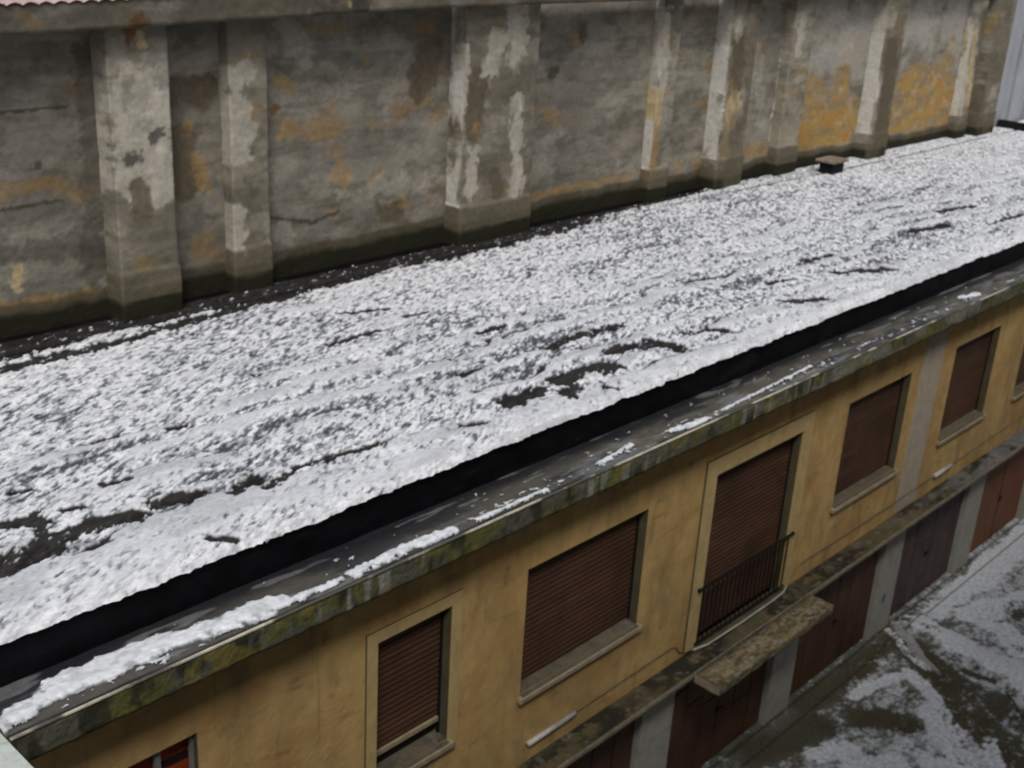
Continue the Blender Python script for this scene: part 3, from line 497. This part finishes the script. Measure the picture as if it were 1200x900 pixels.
# kerb closing the roof, roof beyond
K = MB().box(37.28, 37.52, .25, 6.38, 7.0, 7.62, .02).build('roof_kerb', 'black', None); tag(K, 'low black kerb crossing the far right end of the snowy roof', 'kerb')
X, Y = np.meshgrid(np.linspace(37.53, 50, 90), np.linspace(.2, 6.3, 60), indexing='ij'); c = np.zeros(X.shape+(3,)); c[:] = (.78,.8,.84)
tag(sheet('far_roof_snow', np.stack([X, Y, 7.45+.03*fbm(X*2, Y*3, 4, 4)], -1), c, 'snow'), 'smooth snow on the roof past the black kerb', 'snow', kind='stuff')
MB().box(37.53, 50, .25, 6.3, 6.9, 7.44).build('far_roof_deck', 'rubber', B)
# chimney block on the roof
CB = MB().box(25.88, 26.42, 5.62, 5.98, 7.36, 7.66, .012).build('roof_vent', 'black'); tag(CB, 'small sooty square vent with a pinkish cap slab on the snow by the wall foot', 'vent')
cap = MB().box(25.78, 26.50, 5.55, 6.05, 7.665, 7.73, .015).build('cap_slab', 'capstone', CB)
# ================================================================== cable
cpts = [(9.48,3.075),(10.5,3.085),(12.6,3.10),(12.72,3.05),(12.80,2.93),(12.95,2.865)]
n = [(x, -.014, z) for x, z in cpts]
n += [(13.1,-.06,2.855),(13.4,-.118,2.84),(14.3,-.122,2.83),(15.2,-.122,2.84),(15.55,-.115,2.86),(15.75,-.05,2.88),(15.93,-.016,2.93),(16.02,-.014,3.02),(16.14,-.014,3.09),(16.4,-.014,3.105),(19.5,-.026,3.11),(21.9,-.014,3.12),(26,-.014,3.17),(34,-.014,3.18),(45,-.014,3.18)]
cb = MB().tube(n, .010, 8).build('facade_cable', 'cable', None, True); tag(cb, 'thin pale cable running along the yellow wall and dipping below the tall shuttered door', 'cable')
MB().tube([p for p in n if 13.0 < p[0] < 15.8], .0135, 8).build('pale_sleeve', 'cond', cb, True)
MB().tube([(9.5,-.028,3.075),(9.9,-.028,3.078),(10.42,-.028,3.083)], .035, 10).build('conduit', 'cond', cb, True)
MB().tube([(21.15,-.028,3.11),(21.9,-.028,3.12)], .04, 10).build('conduit', 'cond', cb, True)
# ================================================================== adjoining wall with frosted coping (bottom left corner)
AW = empty('boundary_wall', (2.7, -4, 0), 'wall whose frosted pale coping shows at the bottom left corner against the cornice', 'wall')
MB().box(2.60, 2.86, -8.3, -.48, 0, 6.86).build('wall_body', 'greywall', AW)
MB().box(2.52, 2.925, -8.3, -.32, 6.862, 6.975, .012).build('coping', 'coping', AW)
# ================================================================== GROUND
gx = np.concatenate([[-60, -20], np.arange(5, 13, .1), np.arange(13, 30, .018), np.arange(30, 46, .1), [60, 200, 900]])
gy = np.concatenate([[-400, -60, -20], np.arange(-8.5, -4.2, .1), np.arange(-4.2, .6, .016), [3, 20, 100, 900]])
X, Y = np.meshgrid(gx, gy, indexing='ij')
n = fbm(X*1.1, Y*2.6, 5, 900); n2 = fbm(X*3.5, Y*6, 5, 920); n3 = fbm(X*12, Y*17, 4, 940, .65)
sn = strokes(X, Y, G_SNOW, .7, .45, 1.6, 31); br = strokes(X, Y, G_BARE, .6, .5, 1.6, 41)
covr = .47+.55*(n-.5)+.75*(n2-.5)*1.2+1.15*(n3-.5)
covr += .14*sstep(22, 27, X)+.10*sstep(.8, 3.0, -Y)-.22*(1-sstep(0., .5, -Y))*(X < 22)
covr -= .18*(1-sstep(15.5, 18, X))*(1-sstep(.4,1.4,-Y))
covr = covr+sn*.62*(.7+.6*n3)-br*.55
cov = sstep(.12, .92, covr)
c = np.zeros(X.shape+(3,)); c[:] = (.135,.138,.112)
c = lerp(c, (.075,.065,.032), sstep(.40, .62, fbm(X*1.4+4, Y*1.8, 4, 960))*.8*np.clip(sstep(.6, 1.6, -Y), 0, 1))
c = lerp(c, (.045,.05,.04), sstep(.5, .66, n2)*.6); c = lerp(c, (.12,.085,.045), sstep(.60, .72, fbm(X*2, Y*2, 4, 980))*.5)
c = lerp(c, (.075,.066,.03), br*.75)
c = lerp(c, (.78,.81,.84), np.clip(cov*(.92+.35*sn), 0, 1))
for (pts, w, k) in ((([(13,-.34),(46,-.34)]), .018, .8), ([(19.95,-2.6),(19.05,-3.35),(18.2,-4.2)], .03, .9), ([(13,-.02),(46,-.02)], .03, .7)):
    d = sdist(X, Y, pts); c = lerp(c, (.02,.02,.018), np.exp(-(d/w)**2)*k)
rdg = strokes(X, Y, [(p_, r_*1.6) for p_, r_ in G_SNOW[:1]+G_BARE[:2]], .15, .95, .8, 3)
Zg = -.004+.13*rdg+.02*cov*(.5+n3)+.02*(n-.5); Zg = np.where((X < 13) | (X > 30) | (Y < -4.2) | (Y > .5), np.minimum(Zg, .0), Zg)
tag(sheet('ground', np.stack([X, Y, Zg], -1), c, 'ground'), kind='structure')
# slush ridge at the pillar foot
t = np.linspace(0, 1, 60); cx = np.interp(t, [0,.25,.6,1], [20.35,20.15,19.75,19.45]); cy = np.interp(t, [0,.25,.6,1], [-.10,-.55,-.95,-1.55])
a = np.linspace(-1, 1, 17); Tg, A = np.meshgrid(t, a, indexing='ij'); wd = .17*np.sin(np.clip(Tg*.9+.08, 0, 1)*math.pi)**.5*(.8+.4*vnoise(Tg*9, A*0, 3))
Xs = np.interp(Tg, t, cx)+A*wd*.85; Ys = np.interp(Tg, t, cy)-A*wd*.45; Zs = .10+.10*(1-A**2)*(1-.7*Tg)+.02*(fbm(Xs*12, Ys*12, 3, 2)-.5)
Zs = np.where(np.abs(A) > .98, -.01, Zs); c = np.zeros(Xs.shape+(3,)); c[:] = (.40,.40,.39); c = lerp(c, (.16,.15,.12), sstep(.45, .65, fbm(Xs*6, Ys*6, 4, 8))*.8)
tag(sheet('slush_ridge', np.stack([Xs, Ys, Zs], -1), c, 'ground'), 'low curved ridge of grey slush at the foot of the pillar with the blue mark', 'slush')
# house behind the camera, out of view, added and sized to shade the yard
tag(MB().box(-14, 42, -16, -8.9, 0, 18).build('unseen_shade_house', 'flat'), 'unseen apartment house behind the camera, added to shade the yard and facade', 'building')
# ================================================================== LIGHT, CAMERA
w = bpy.data.worlds.new('World'); SC.world = w; w.use_nodes = True; nt = w.node_tree
sky = nt.nodes.new('ShaderNodeTexSky'); sky.sky_type = 'NISHITA'; sky.sun_disc = False
el, az = math.radians(52), math.radians(225)           # azimuth of the sun, clockwise from +Y
sky.sun_elevation = el; sky.sun_rotation = az; sky.air_density = 1.0; sky.dust_density = 3.0
hs = nt.nodes.new('ShaderNodeHueSaturation'); hs.inputs['Saturation'].default_value = .42
bg = nt.nodes['Background']; bg.inputs['Strength'].default_value = .10
nt.links.new(sky.outputs[0], hs.inputs['Color']); nt.links.new(hs.outputs[0], bg.inputs['Color'])
sd = bpy.data.lights.new('sun', 'SUN'); sd.energy = 1.1; sd.angle = math.radians(14); sd.color = (1, .96, .9)
so = bpy.data.objects.new('sun', sd); COL.objects.link(so)
dirv = Vector((math.sin(az)*math.cos(el), math.cos(az)*math.cos(el), math.sin(el)))
so.rotation_euler = dirv.to_track_quat('Z', 'Y').to_euler(); so.location = (0, 0, 30)
cam = bpy.data.cameras.new('camera'); co = bpy.data.objects.new('camera', cam); COL.objects.link(co); SC.camera = co
cam.sensor_width = 36; cam.lens = 42.0; cam.clip_end = 3000; cam.dof.use_dof = True; cam.dof.focus_distance = 5.5; cam.dof.aperture_fstop = 2.9; cam.clip_start = .05
r = (0.6866246234428048, -0.724951315816869, 0.0547011533463109); d = (-0.23714247524310234, -0.2944594367363887, -0.9257737772007064); f = (0.6872481887335906, 0.6226871042604615, -0.37409984933185964)
co.matrix_world = Matrix(((r[0], -d[0], -f[0], 0), (r[1], -d[1], -f[1], -8), (r[2], -d[2], -f[2], 13), (0,0,0,1)))
SC.render.engine = 'CYCLES'
vs = SC.view_settings; vs.view_transform = 'Standard'; vs.look = 'None'; vs.gamma = 1; vs.use_curve_mapping = False; vs.exposure = .35
SC.render.resolution_x = 1024; SC.render.resolution_y = 768
